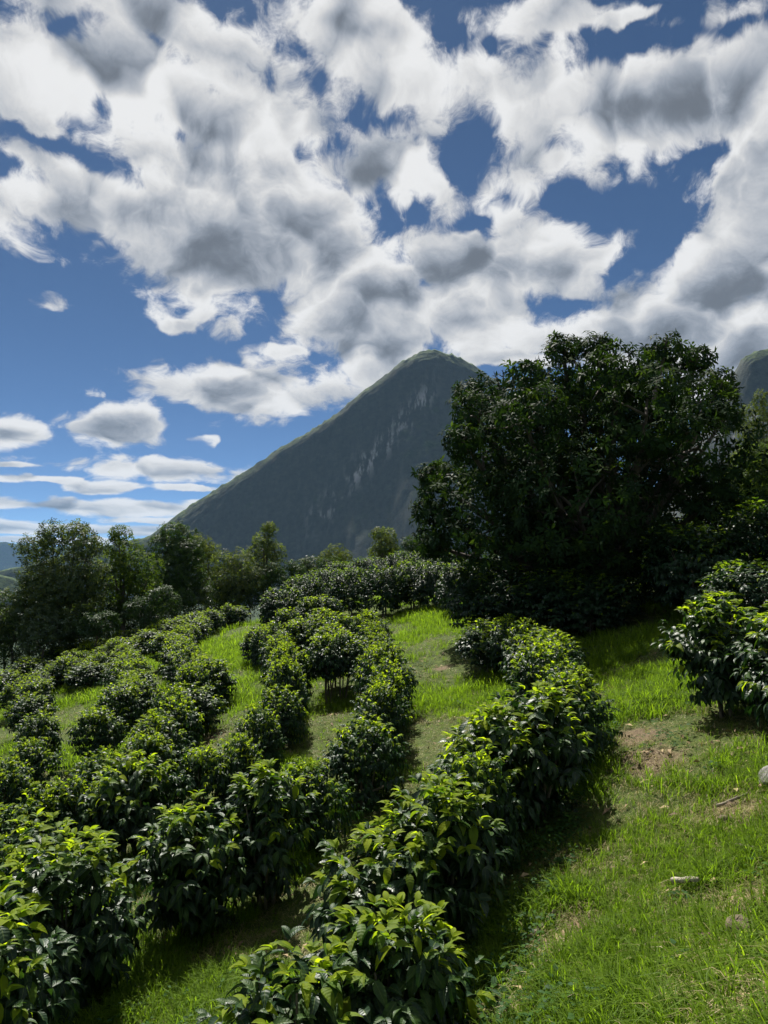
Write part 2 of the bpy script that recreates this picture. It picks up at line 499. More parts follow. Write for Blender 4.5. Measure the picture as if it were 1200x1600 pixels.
def ground_z(x, y):
    x, y = np.asarray(x, float), np.asarray(y, float)
    r = np.hypot(x, y)
    k = np.minimum(1.0, 44.0 / np.maximum(r, 1e-6))
    zn = near_z(x * k, y * k)
    out = np.maximum(r - 44.0, 0)
    fall = -0.30 * out * smooth(0, 40, out)
    right = smooth(0.30, 0.62, np.arctan2(x, np.maximum(y, 1e-3))) * (y > 0)
    hill = right * 26 * smooth(44, 190, r)
    z = zn + fall * (1 - 0.85 * right) + hill
    z = np.maximum(z, -75 + 6 * fbm(x / 300, y / 300))
    bump = 0.10 * fbm(x * 0.8, y * 0.8) * smooth(60, 20, r) + 0.05 * fbm(x * 3, y * 3) * smooth(30, 8, r)
    return z + bump + 3.0 * fbm(x / 30, y / 30) * smooth(60, 160, r)


DRY = [(990, 1150, 0.55), (1010, 1190, 0.5), (690, 1045, 0.6), (1150, 1500, 0.6), (1180, 1420, 0.6), (1160, 1270, 0.5), (900, 1440, 0.35), (780, 1590, 0.45),
       (960, 1105, 0.4), (1190, 1560, 0.5), (860, 1480, 0.4), (255, 1070, 0.7), (20, 1130, 0.9), (340, 1150, 0.5), (420, 1130, 0.4), (60, 1180, .6), (1060, 1420, .35)]


def hit(px, py):
    """where the view through a photograph pixel meets the ground"""
    d = ray(px, py)
    t = np.linspace(2.0, 60, 3000)
    z = ground_z(d[0] * t, d[1] * t)
    i = np.argmax(d[2] * t < z)
    return np.array((d[0] * t[i], d[1] * t[i], z[i]))


DRYW = [(*hit(a, b)[:2], r) for a, b, r in DRY]


def dryness(x, y):
    x, y = np.asarray(x, float), np.asarray(y, float)
    d = np.zeros_like(x) + 0.12
    for cx, cyy, r in DRYW:
        d = np.maximum(d, 0.85 - 0.75 * np.hypot((x - cx), (y - cyy) * 0.75) / r)
    d = d + 0.30 * fbm(x * 0.9 + 7, y * 0.9 + 3) + 0.12 * smooth(1.0, 3.5, x) * smooth(14, 6, y)
    return np.clip(d, 0, 1)


def build_ground():
    na = 420
    rr = np.concatenate([[0.0], np.geomspace(0.6, 60, 190), np.geomspace(63, 9500, 70)])
    an = np.linspace(0, 2 * math.pi, na, endpoint=False)
    X = rr[1:, None] * np.sin(an)[None]; Y = rr[1:, None] * np.cos(an)[None]
    Z = ground_z(X, Y)
    V = np.concatenate([[(0, 0, float(ground_z(0.0, 0.0)))], np.stack([X, Y, Z], -1).reshape(-1, 3)])
    j = np.arange(na); jn = (j + 1) % na
    F3 = np.stack([np.zeros(na, int), 1 + jn, 1 + j], -1)
    i = np.arange(len(rr) - 2)[:, None] * na
    F4 = np.stack([1 + i + j, 1 + i + jn, 1 + i + na + jn, 1 + i + na + j], -1).reshape(-1, 4)
    rad = np.hypot(V[:, 0], V[:, 1])
    me = mesh_np('ground', V, [F3[:, ::-1], F4[:, ::-1]], {'dry': dryness(V[:, 0], V[:, 1]), 'far': smooth(60, 110, rad)})
    o = link('ground', me, mat=ground_mat())
    tag(o, 'grassy hillside with soil patches under the coffee rows', kind='structure')


build_ground()

# ---------------------------------------------------------------- mountain and far hills
def mountain_mat():
    m, g, out = new_mat('mountain_rock_and_scrub')
    P = g.node('ShaderNodeTexCoord').outputs['Object']
    x, y, z = g.sep(P)
    nz = g.sep(g.node('ShaderNodeNewGeometry').outputs['Normal'])[2]
    band = attr(g, 'band')
    n1 = g.noise(P, 0.02, 7.0, 0.65); n2 = g.noise(P, 0.09, 6.0, 0.7)
    stc = g.vmath('MULTIPLY', P, (0.085, 0.03, 0.013))
    streak = g.noise(stc, 1.0, 5.0, 0.62)
    patch = g.noise(P, 0.011, 3.0, 0.6)
    scrub = g.ramp(n2, [(0.35, (0.016, 0.030, 0.014)), (0.52, (0.050, 0.076, 0.034)), (0.70, (0.12, 0.145, 0.06))])
    rock = g.ramp(g.math('MULTIPLY_ADD', streak, 0.6, g.math('MULTIPLY', n2, 0.4)), [(0.3, (0.045, 0.048, 0.048)), (0.7, (0.085, 0.088, 0.085))])
    steep = g.step(g.math('MULTIPLY_ADD', n1, 0.30, nz), 0.92, 0.66)
    c = g.mix(g.math('MULTIPLY', steep, 0.8), scrub, rock)
    pale = g.math('MULTIPLY', g.step(streak, 0.47, 0.60), g.math('MULTIPLY', g.step(patch, 0.38, 0.52), band))
    c = g.mix(g.math('MULTIPLY', pale, 0.75), c, (0.40, 0.39, 0.38))
    pr = g.node('ShaderNodeBsdfPrincipled'); pr.inputs['Roughness'].default_value = 0.95
    pr.inputs['Specular IOR Level'].default_value = 0.1
    g.put(pr.inputs['Base Color'], c)
    bp = g.node('ShaderNodeBump'); bp.inputs['Strength'].default_value = 0.35; bp.inputs['Distance'].default_value = 5.0
    g.put(bp.inputs['Height'], g.math('ADD', n2, streak)); g.l.new(bp.outputs[0], pr.inputs['Normal'])
    g.l.new(pr.outputs[0], out.inputs[0])
    return m


M_mountain = mountain_mat()


def build_mountain(name, Y0, sil, steep, talus, face_px, label, xr, noise_amp=15.0, nx=260, ny=170, depth=1.0, bandw=1.0, win=None):
    """ridge outline given as photograph pixels at distance Y0, rock face falling towards the viewer, talus below it, gentler back"""
    pts = []
    for px, py in sil:
        d = ray(px, py); pts.append((d[0] / d[1] * Y0, d[2] / d[1] * Y0))
    pts = np.array(sorted(pts))
    bp = []
    for px, py in face_px:                              # foot of the rock face
        d = ray(px, py); bp.append((d[0] / d[1] * Y0 * 0.93, d[2] / d[1] * Y0 * 0.93))
    bp = np.array(sorted(bp))
    xs = np.linspace(xr[0], xr[1], nx)
    S = np.interp(xs, pts[:, 0], pts[:, 1])
    ker = np.hanning(7); ker /= ker.sum()
    S = np.convolve(np.pad(S, 3, mode='edge'), ker, 'valid')
    B = np.interp(xs, bp[:, 0], bp[:, 1])
    t = np.concatenate([-np.geomspace(4, 1500 * depth, ny)[::-1], [0], np.geomspace(6, 1400 * depth, 40)])
    X, T = np.meshgrid(xs, t)
    Sg = np.broadcast_to(S, X.shape); Bg = np.broadcast_to(B, X.shape)
    gul = 1.6 * fbm(X / 150 + T / 500, T / 520 + 3, 3) + 0.9 * (0.25 - np.abs(fbm(X / 70 + T / 300, T / 300 + 8, 4))) + 0.35 * fbm(X / 28, T / 60 + 1, 3)
    f = np.maximum(-T, 0)
    dcrest = 40.0
    drop = np.where(f < dcrest, 0.5 * steep * f * f / dcrest, steep * (f - dcrest * 0.5))
    drop = drop * (1 + 0.10 * fbm(X / 220, T / 400 + 9))
    face = Sg - drop
    dist_foot = np.maximum(Sg - Bg, 10)
    ff = dist_foot / steep + dcrest * 0.5               # run at which the foot is reached
    tal = Sg - dist_foot - talus * (f - ff)
    front = np.maximum(face, tal)
    k = 14.0
    front = k * np.logaddexp(face / k, tal / k)
    back = Sg - 0.55 * T
    Z = np.where(T <= 0, front, back) + noise_amp * (gul + 0.35 * fbm(X / 14, T / 14, 3)) * np.clip(np.abs(T) / 90, 0.38, 1) + noise_amp * 0.55 * np.maximum(0, fbm(X / 7 + 3, T / 7, 3)) * np.exp(-np.abs(T) / 60)
    band = np.exp(-((Z - (Bg + 28 * bandw)) / (34.0 * bandw)) ** 2) * (T < 0)
    Z = np.maximum(Z, -95)
    band = band * (bandw > 0)
    if win:
        band = band * smooth(win[0], win[0] + 60, X) * smooth(win[1], win[1] - 60, X)
    V = np.stack([X, Y0 + T, Z], -1).reshape(-1, 3)
    n = len(xs); i = np.arange(len(t) - 1)[:, None] * n; j = np.arange(n - 1)[None]
    F = np.stack([i + j, i + j + 1, i + n + j + 1, i + n + j], -1).reshape(-1, 4)
    o = link(name, mesh_np(name, V, [F], {'band': band.ravel()}), mat=M_mountain)
    tag(o, label, kind='structure')
    return o


build_mountain('mountain', 1800,
               [(-300, 960), (-100, 925), (60, 895), (150, 872), (200, 858), (235, 846), (262, 826), (300, 800), (340, 772), (390, 735), (430, 706), (480, 676), (520, 650),
                (560, 618), (600, 588), (625, 569), (640, 560), (655, 554), (668, 552), (682, 555), (700, 563), (725, 571), (750, 583), (800, 622), (860, 670), (940, 740), (1100, 840), (1500, 930)],
               1.8, 1.45,
               [(-300, 965), (230, 880), (380, 870), (450, 862), (505, 822), (550, 765), (600, 712), (650, 655), (690, 605), (720, 600), (760, 640), (860, 730), (1500, 940)],
               'tall pointed rock mountain with pale streaks on its face', (-1500, 1500), nx=420, win=(-190, 140))
build_mountain('rock_knob', 1300,
               [(1040, 900), (1095, 720), (1130, 632), (1142, 600), (1150, 572), (1162, 556), (1180, 548), (1210, 545), (1260, 560), (1330, 640), (1450, 760), (1700, 900)],
               2.0, 0.8, [(1000, 910), (1130, 690), (1200, 660), (1330, 720), (1700, 910)],
               'rounded dark rock knob beyond the large tree', (380, 1300), nx=150, depth=0.6, bandw=0.5)
build_mountain('hills', 7000, [(-1200, 800), (-700, 835), (-300, 820), (-120, 848), (-20, 846), (30, 852), (90, 862), (140, 852), (200, 866), (300, 872), (500, 868), (900, 872), (1400, 850), (2400, 820)],
               1.5, 1.3, [(-1200, 880), (2400, 880)], 'far blue hills on the horizon', (-9000, 9000), noise_amp=40, nx=240, depth=1.6, bandw=-1)
build_mountain('wooded_hill', 1250, [(-900, 800), (-500, 850), (-200, 880), (-60, 905), (0, 912), (20, 918), (60, 935), (120, 950), (240, 990), (500, 1010)],
               1.5, 1.3, [(-900, 1000), (500, 1030)], 'dark wooded hill low at the left edge', (-1700, 0), noise_amp=9, nx=200, depth=0.4, bandw=-1)

# haze: the air between here and the mountains
def build_haze():
    m, g, out = new_mat('haze_air')
    v = g.node('ShaderNodeVolumePrincipled')
    v.inputs['Color'].default_value = (0.34, 0.62, 1.0, 1)
    v.inputs['Density'].default_value = HAZE
    v.inputs['Anisotropy'].default_value = 0.0
    g.l.new(v.outputs[0], out.inputs['Volume'])
    x0, x1, y0, y1, z0, z1 = -9800, 9800, -9700, 9900, -120, 600
    V = [(a, b, c) for a in (x0, x1) for b in (y0, y1) for c in (z0, z1)]
    F = [(0, 1, 3, 2), (4, 6, 7, 5), (0, 4, 5, 1), (2, 3, 7, 6), (0, 2, 6, 4), (1, 5, 7, 3)]
    o = link('haze', mesh_np('haze', V, [F], smooth=False), mat=m)
    tag(o, 'pale blue haze over the valley', kind='stuff')


HAZE = 0.00004
build_haze()

# ---------------------------------------------------------------- coffee bushes
TPL_NEAR = leaf_template(0.47, 5, 0.19, 0.48, 0.018)
TPL_MID = leaf_template(0.48, 3, 0.18, 0.46, 0.0)
TPL_TREE = leaf_template(0.34, 3, 0.14, 0.22, 0.0)
TPL_SMALL = leaf_template(0.50, 2, 0.14, 0.25, 0.0)


def coffee_plant(h, r, rng, stems=5, leaf=0.11, clear=0.0, dens=1.0, young=1.0, boxy=0.0):
    """leaves and stem paths of one rounded shrub of height h and half-width r standing at the origin"""
    P, D, N, L, T, paths = [], [], [], [], [], []
    UP = np.array((0, 0, 1.0))
    hc = h * (0.40 + 0.40 * clear); ru, rd = h - hc, hc * (1 - clear)
    n = int(225 * (r / 0.65) * (h / 1.3) * (0.11 / leaf) ** 1.7 * dens * (1 - 0.45 * clear))
    v = unit(rng.normal(0, 1, (n, 3)))
    flip = (v[:, 2] < -0.75) | ((v[:, 2] < -0.1) & (rng.random(n) < 0.35))
    v[flip, 2] = np.abs(v[flip, 2])
    lump = 0.86 + rng.normal(0, 0.06, n) - 0.30 * (rng.random(n) < 0.18)
    for _ in range(9):
        bd = unit(rng.normal(0, 1, 3) + UP * 0.5)
        lump = lump + rng.uniform(0.06, 0.20) * np.maximum(0, (v @ bd) * 3.2 - 2.2)
    hz = np.hypot(v[:, 0], v[:, 1])
    q = (1 - boxy) + boxy / np.maximum(0.35, hz ** 0.6)
    up = np.maximum(0, v[:, 2])
    tip = np.c_[r * v[:, 0] * q * lump, r * v[:, 1] * q * lump, hc + np.where(v[:, 2] > 0, ru, rd) * v[:, 2] * np.minimum(lump, 1.04)]
    o = unit(np.c_[v[:, :2] + rng.normal(0, 0.18, (n, 2)), np.zeros(n)])
    side = np.c_[-o[:, 1], o[:, 0], np.zeros(n)]
    ln = (leaf * rng.uniform(3.0, 4.6, n))[:, None]
    tan0 = unit(o * (1.05 - 0.6 * up)[:, None] + UP * (0.15 + 0.95 * up + rng.normal(0, 0.15, n))[:, None])
    droop = (rng.uniform(0.15, 0.65, n) * (1 - 0.5 * up))[:, None]
    base = tip - tan0 * ln + UP * droop * ln * 0.5
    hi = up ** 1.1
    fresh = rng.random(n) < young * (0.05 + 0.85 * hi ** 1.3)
    m = 5
    for j in range(m):
        t = 0.28 + 0.72 * (j + 0.5) / m
        p = base + tan0 * ln * t - UP * droop * ln * 0.5 * t * t
        tan = unit(tan0 - UP * droop * t)
        last = j >= m - 1
        sd = unit(side + np.cross(tan, UP) * 0.4) if j % 2 == 0 else unit(np.cross(tan, side) * 0.55 + side * 0.8)
        for sg in (-1, 1):
            dr = rng.uniform(0.10, 0.85, n) * np.where((hi > 0.3) & last, 0.35, 1.0)
            D.append(tan * (0.50 + 0.55 * last) + sd * (sg * rng.uniform(0.55, 1.0, n) * (0.6 if last else 1))[:, None] - UP * dr[:, None])
            N.append(UP * 0.9 + v * rng.uniform(0.1, 0.7, n)[:, None] + rng.normal(0, 0.24, (n, 3)))
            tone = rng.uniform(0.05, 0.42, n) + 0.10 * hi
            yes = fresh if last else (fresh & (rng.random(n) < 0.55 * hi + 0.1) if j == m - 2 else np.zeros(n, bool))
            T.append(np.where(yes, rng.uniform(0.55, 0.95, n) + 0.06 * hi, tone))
            P.append(p); L.append(leaf * rng.uniform(0.78, 1.2, n) * (0.82 if last else 1.0))
    k = np.nonzero(hi > 0.15)[0]                          # the pair of small leaves that opens at the shoot tip
    for sg in (-1, 1):
        P.append(tip[k]); D.append(tan0[k] + side[k] * sg * 0.55 - UP * 0.15); N.append(UP + rng.normal(0, .3, (len(k), 3)))
        L.append(leaf * rng.uniform(0.45, 0.7, len(k))); T.append(np.where(fresh[k], rng.uniform(0.65, 1.0, len(k)), 0.4))
    P, D, N, L, T = map(np.concatenate, (P, D, N, L, T))
    for k in range(stems):
        a = k * 2.4 + rng.random(); lean = r * rng.uniform(0.1, 0.55) if k else 0.03
        top = np.array((lean * math.cos(a), lean * math.sin(a), h * rng.uniform(0.66, 0.86)))
        b0 = np.array((0.07 * math.cos(a), 0.07 * math.sin(a), -0.08))
        ts = np.linspace(0, 1, 7)
        paths.append((b0 + (top - b0) * np.c_[ts ** 1.4, ts ** 1.4, ts] + rng.normal(0, 0.008, (7, 3)), np.linspace(0.022, 0.007, 7)))
    keep = P[:, 2] > 0.03
    return P[keep], D[keep], N[keep], L[keep], np.clip(T[keep], 0, 1), paths


def stem_mesh(name, path, rad):
    t = Tubes(); t.add(path, rad, 6)
    return t.mesh(name)


def px_of(p):
    c, s = math.cos(PITCH), math.sin(PITCH)
    f = p[1] * c + p[2] * s; u = -p[1] * s + p[2] * c
    return 600 + FPX * p[0] / f, 800 - FPX * u / f


def stand(px, py_top, h, lo=2.6, hi=60.0, pick='near', r=0.55):
    """ground point under photograph column px where a plant of height h tops out at row py_top"""
    y = np.linspace(lo, hi, 4000)
    d = ray(px, 880); x = d[0] / d[1] * y
    c, s = math.cos(PITCH), math.sin(PITCH)
    for _ in range(2):
        z = ground_z(x, y) + h * 0.7
        x = (px - 600) / FPX * (y * c + z * s)
    z = ground_z(x, y)
    pyv = np.full(len(y), 1e9)
    for th in np.linspace(0.15, math.pi / 2, 8):          # upper outline of the rounded crown
        yy = y + r * math.cos(th) * 0.95; zz = z + h * (0.42 + 0.58 * math.sin(th))
        pyv = np.minimum(pyv, 800 - FPX * (-yy * s + zz * c) / (yy * c + zz * s))
    sg = np.sign(pyv - py_top)
    ix = np.nonzero(sg[:-1] != sg[1:])[0]
    i = ix[0 if pick == 'near' else -1] if len(ix) else int(np.argmin(np.abs(pyv - py_top)))
    return np.array((x[i], y[i], float(ground_z(x[i], y[i]))))


ORD = ['nearest', 'second', 'third', 'fourth', 'fifth', 'sixth', 'seventh', 'eighth', 'ninth', 'tenth', 'eleventh', 'twelfth', 'thirteenth', 'fourteenth',
       'fifteenth', 'sixteenth', 'seventeenth', 'eighteenth', 'nineteenth', 'twentieth', 'twenty-first', 'twenty-second', 'twenty-third', 'twenty-fourth', 'twenty-fifth'] + ['%dth' % n for n in range(26, 70)]

# shared shapes for the bushes from the second rank on
VARI = []
for k in range(9):
    rg = np.random.default_rng(100 + k)
    P, D, N, L, T, paths = coffee_plant(1.3, 0.65, rg, stems=5, leaf=0.104)
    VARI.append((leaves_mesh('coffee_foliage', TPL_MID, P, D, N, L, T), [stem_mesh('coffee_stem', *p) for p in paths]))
TALL = []
for k in range(5):
    rg = np.random.default_rng(200 + k)
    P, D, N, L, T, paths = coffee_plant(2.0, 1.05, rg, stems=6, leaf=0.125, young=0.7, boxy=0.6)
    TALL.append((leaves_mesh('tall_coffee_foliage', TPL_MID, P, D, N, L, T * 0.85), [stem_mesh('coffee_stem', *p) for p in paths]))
LEGGY = []
for k in range(3):
    rg = np.random.default_rng(300 + k)
    P, D, N, L, T, paths = coffee_plant(1.5, 0.62, rg, stems=5, leaf=0.105, clear=0.5)
    LEGGY.append((leaves_mesh('leggy_coffee_foliage', TPL_MID, P, D, N, L, T), [stem_mesh('coffee_stem', *p) for p in paths]))
LEAF_SHAPES = []
for k in range(8):
    tp = leaf_template(0.43 + 0.03 * (k % 3), 6, 0.17 + 0.06 * (k % 2), 0.34 + 0.09 * (k % 4), 0.020)
    LEAF_SHAPES.append((tp, {}))


def leaf_shape(k, tone):
    tp, cache = LEAF_SHAPES[k % 8]
    b = int(np.clip(round(tone * 7), 0, 7))
    if b not in cache:
        me = mesh_np('coffee_leaf', tp[0], [tp[2], tp[3]], {'tone': np.full(len(tp[0]), b / 7)}, tp[1])
        me.materials.append(M_leaf_near); cache[b] = me
    return cache[b]


brng = np.random.default_rng(42)


def bush(variants, pos, h, w, h0, w0, label, group, k=None, mat=M_leaf, cat='coffee bush', name='coffee_bush'):
    k = int(brng.integers(len(variants))) if k is None else k % len(variants)
    fol, stems = variants[k]
    e = empty(name, pos, brng.random() * 6.28, (w / w0, w / w0, h / h0))
    f = link('foliage', fol, e, mat); tag(f, kind='stuff')
    for s in stems:
        link('stem', s, e, M_stem)
    tag(e, label, cat, group)
    return e


def near_bush(pos, h, w, seed, label, group, stems=6, n_leaf=220, leaf=0.142):
    rg = np.random.default_rng(seed)
    P, D, N, L, T, paths = coffee_plant(h, w * 0.5, rg, stems=stems, leaf=leaf)
    e = empty('coffee_bush', pos)
    # leaves that show largest: on the viewer's side, high up and outermost
    to = unit(np.array((-pos[0], -pos[1], -pos[2] - h * 0.6)))
    score = P @ to + rg.random(len(P)) * 0.08
    order = np.argsort(-score)
    single, rest = order[:n_leaf], order[n_leaf:]
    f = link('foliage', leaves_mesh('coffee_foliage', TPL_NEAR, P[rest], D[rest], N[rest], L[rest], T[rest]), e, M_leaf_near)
    tag(f, kind='stuff')
    Rm = frames(D, N)
    for q in single:
        o = bpy.data.objects.new('leaf', leaf_shape(int(q), T[q])); col.objects.link(o); o.parent = e
        M = Matrix(Rm[q].tolist()).to_4x4() @ Matrix.Scale(float(L[q]), 4)
        M.translation = P[q].tolist()
        o.matrix_local = M
    for p in paths:
        link('stem', stem_mesh('coffee_stem', *p), e, M_stem)
    tag(e, label, 'coffee bush', group)
    return e


# rows: photograph column, row of the top, width in photograph pixels; from the viewer outwards
ROWS = {
    'A': ('row beside the wide grass track', [(450, 1462, 215), (628, 1402, 225), (590, 1290, 200), (690, 1212, 190), (765, 1112, 190), (838, 1078, 170), (880, 1030, 140), (850, 972, 125), (765, 955, 115)]),
    'B': ('first row left of middle grass strip', [(-30, 1440, 240), (110, 1325, 250), (300, 1250, 175), (418, 1210, 165), (485, 1160, 130), (568, 1108, 140), (598, 1058, 105), (602, 1015, 95), (590, 978, 82), (578, 950, 70)]),
    'C': ('second row left of middle grass strip', [(-20, 1330, 150), (55, 1292, 150), (205, 1192, 150), (312, 1165, 125), (375, 1140, 95), (405, 1100, 92), (440, 1062, 88), (452, 1022, 80), (440, 985, 74), (405, 975, 70)]),
    'D': ('third row left of middle grass strip', [(-10, 1268, 110), (60, 1238, 100), (112, 1218, 90), (160, 1180, 92), (245, 1128, 96), (295, 1068, 95), (328, 1034, 82), (292, 1012, 76), (268, 992, 70), (300, 965, 64), (330, 948, 60), (368, 935, 58)]),
    'E': ('fourth row left of middle grass strip', [(10, 1195, 70), (50, 1160, 62), (155, 1112, 72), (188, 1078, 76), (214, 1050, 72), (200, 1020, 66), (190, 1000, 60), (235, 985, 62), (250, 962, 58), (285, 945, 56)]),
    'G': ('leftmost row along the tree line', [(5, 1052, 60), (45, 1030, 60), (88, 1016, 60), (124, 1006, 58), (162, 997, 58), (202, 981, 56), (228, 971, 54), (254, 960, 52), (280, 949, 50), (306, 941, 48)]),
    'F': ('fifth row left of middle grass strip', [(62, 1118, 60), (45, 1090, 62), (55, 1068, 56), (25, 1070, 40), (90, 1030, 62), (140, 1034, 72), (165, 1012, 60), (120, 1015, 56), (150, 992, 52)]),
}
SINGLE = {('A', 0), ('A', 1), ('A', 2), ('A', 3), ('A', 4), ('B', 1), ('B', 2), ('B', 3)}
HB = {'A': 1.3, 'B': 1.3, 'C': 1.2, 'D': 1.08, 'E': 1.0, 'F': 0.95, 'G': 1.0}
FEW = {('B', 0), ('C', 1), ('C', 2), ('A', 5)}
for rk, (phrase, items) in ROWS.items():
    spots = []
    for i, (px, py, wpx) in enumerate(items):
        hb = HB[rk] * (0.80 if (rk == 'A' and i < 2) else 0.92 if (rk, i) == ('A', 2) else 1.0)
        p = stand(px, py, hb + 0.03)
        w = float(np.clip(wpx / FPX * p[1] * (1.04 if i > 2 else 1.15), 0.92, 1.6))
        if spots and i > 3:                               # a wide gap in the row holds one more bush
            q = spots[-1][0]
            gap = np.hypot(p[0] - q[0], p[1] - q[1])
            m = int(np.clip(round(gap / 0.95) - 1, 0, 5))
            for t in range(m):
                f = (t + 1) / (m + 1)
                r_ = q + (p - q) * f; r_[0] += brng.normal(0, 0.12); r_[2] = ground_z(r_[0], r_[1])
                spots.append((r_, float(brng.uniform(0.84, 1.06)), None, HB[rk]))
        spots.append((p, w, i, hb))
    for n, (p, w, i, hb) in enumerate(spots):
        lab = 'coffee bush, %s from the viewer in the %s' % (ORD[n], phrase)
        if rk in 'DEFG':
            w *= 1.05; hb *= 1.14
        elif rk in 'BC':
            hb *= 1.10; w *= 0.90 if i is None or i > 4 else 0.86
        hh = hb * float(brng.uniform(0.82, 1.10) if i is None or i > 3 else brng.uniform(0.97, 1.03))
        if (rk, i) in SINGLE or (rk, i) in FEW:
            near_bush(p, hh, w, 1000 + ord(rk) * 20 + i, lab, 'coffee bushes in rows', n_leaf=240 if (rk, i) in SINGLE else 60)
        else:
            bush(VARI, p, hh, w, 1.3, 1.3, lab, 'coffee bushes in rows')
        print('BUSH', rk, n, i, [round(float(v), 2) for v in p], round(w, 2))

SIDE = [(1110, 925, 165, 'coffee bush with yellow-green tips standing forward on the right side of the grass track'),
        (1200, 965, 190, 'coffee bush cut by the right picture edge beside the grass track'),
        (1175, 1060, 130, 'low coffee bush in front of its neighbours at the right edge')]
SIDE_AT = [(4.32, 9.5, 1.50, 1.35), (4.85, 8.6, 1.38, 1.60), (4.45, 8.0, 1.0, 1.3)]
for i, (px, py, wpx, lab) in enumerate(SIDE):
    x, y, h, w = SIDE_AT[i]
    near_bush(np.array((x, y, float(ground_z(x, y)))), h, w, 3000 + i, lab, 'coffee bushes right of the grass track', n_leaf=150)
RIGHT_TALL = [(7.2, 17.2, 2.1, 'left one of the two tall shaded coffee bushes behind the right-hand bushes'), (9.2, 17.0, 2.3, 'right one of the two tall shaded coffee bushes behind the right-hand bushes')]
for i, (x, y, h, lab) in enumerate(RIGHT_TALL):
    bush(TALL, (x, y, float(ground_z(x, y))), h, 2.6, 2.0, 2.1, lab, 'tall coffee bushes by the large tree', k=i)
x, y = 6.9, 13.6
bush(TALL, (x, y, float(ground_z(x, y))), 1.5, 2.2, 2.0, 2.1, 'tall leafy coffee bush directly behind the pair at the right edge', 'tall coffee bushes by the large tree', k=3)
HEDGE = [(440, 915), (478, 897), (505, 888), (548, 888), (600, 884), (645, 876), (680, 874), (722, 876), (765, 880, 20.5), (815, 884, 19.5), (868, 890, 18.8), (918, 900, 18.2)]
for i, (px, py, *far_) in enumerate(HEDGE):
    hh = 2.0 * float(brng.uniform(.94, 1.05))
    if far_:
        d = ray(px, py); p = d / d[1] * far_[0]; gz = float(ground_z(p[0], p[1])); hh = max(1.5, p[2] - gz); p = np.array((p[0], p[1], gz))
    else:
        p = stand(px, py, 2.0, 10.0)
    bush(TALL, p, hh, 2.4 if far_ else 1.9, 2.0, 2.1, 'tall coffee bush, %s from the left in the hedge across the crest' % ('leftmost' if i == 0 else ORD[i]), 'tall coffee bushes on the crest')
    print('HEDGE', i, p)
BACK = [(530, 884), (575, 876), (625, 870), (660, 864), (700, 864)]
for i, (px, py) in enumerate(BACK):
    d = ray(px, 880); yy = 38 + 1.2 * i
    p = np.array((d[0] / d[1] * yy, yy, 0)); p[2] = ground_z(p[0], p[1])
    bush(TALL, p, 2.0, 2.0, 2.0, 2.1, 'tall coffee bush behind the crest hedge, %s from the left' % ('leftmost' if i == 0 else ORD[i]), 'tall coffee bushes behind the crest hedge')
LEG = [(428, 935), (450, 950), (455, 932), (470, 968), (482, 934), (488, 962), (500, 952), (508, 930), (512, 990), (520, 975), (528, 958), (536, 985)]
for i, (px, py) in enumerate(LEG):
    p = stand(px, py, 1.5, 8.0)
    bush(LEGGY, p, 1.5, 1.35, 1.5, 1.4, 'leggy coffee bush with bare stems, %s from the left among those below the hedge' % ('leftmost' if i == 0 else ORD[i]), 'leggy coffee bushes below the hedge')
    print('LEG', i, p)

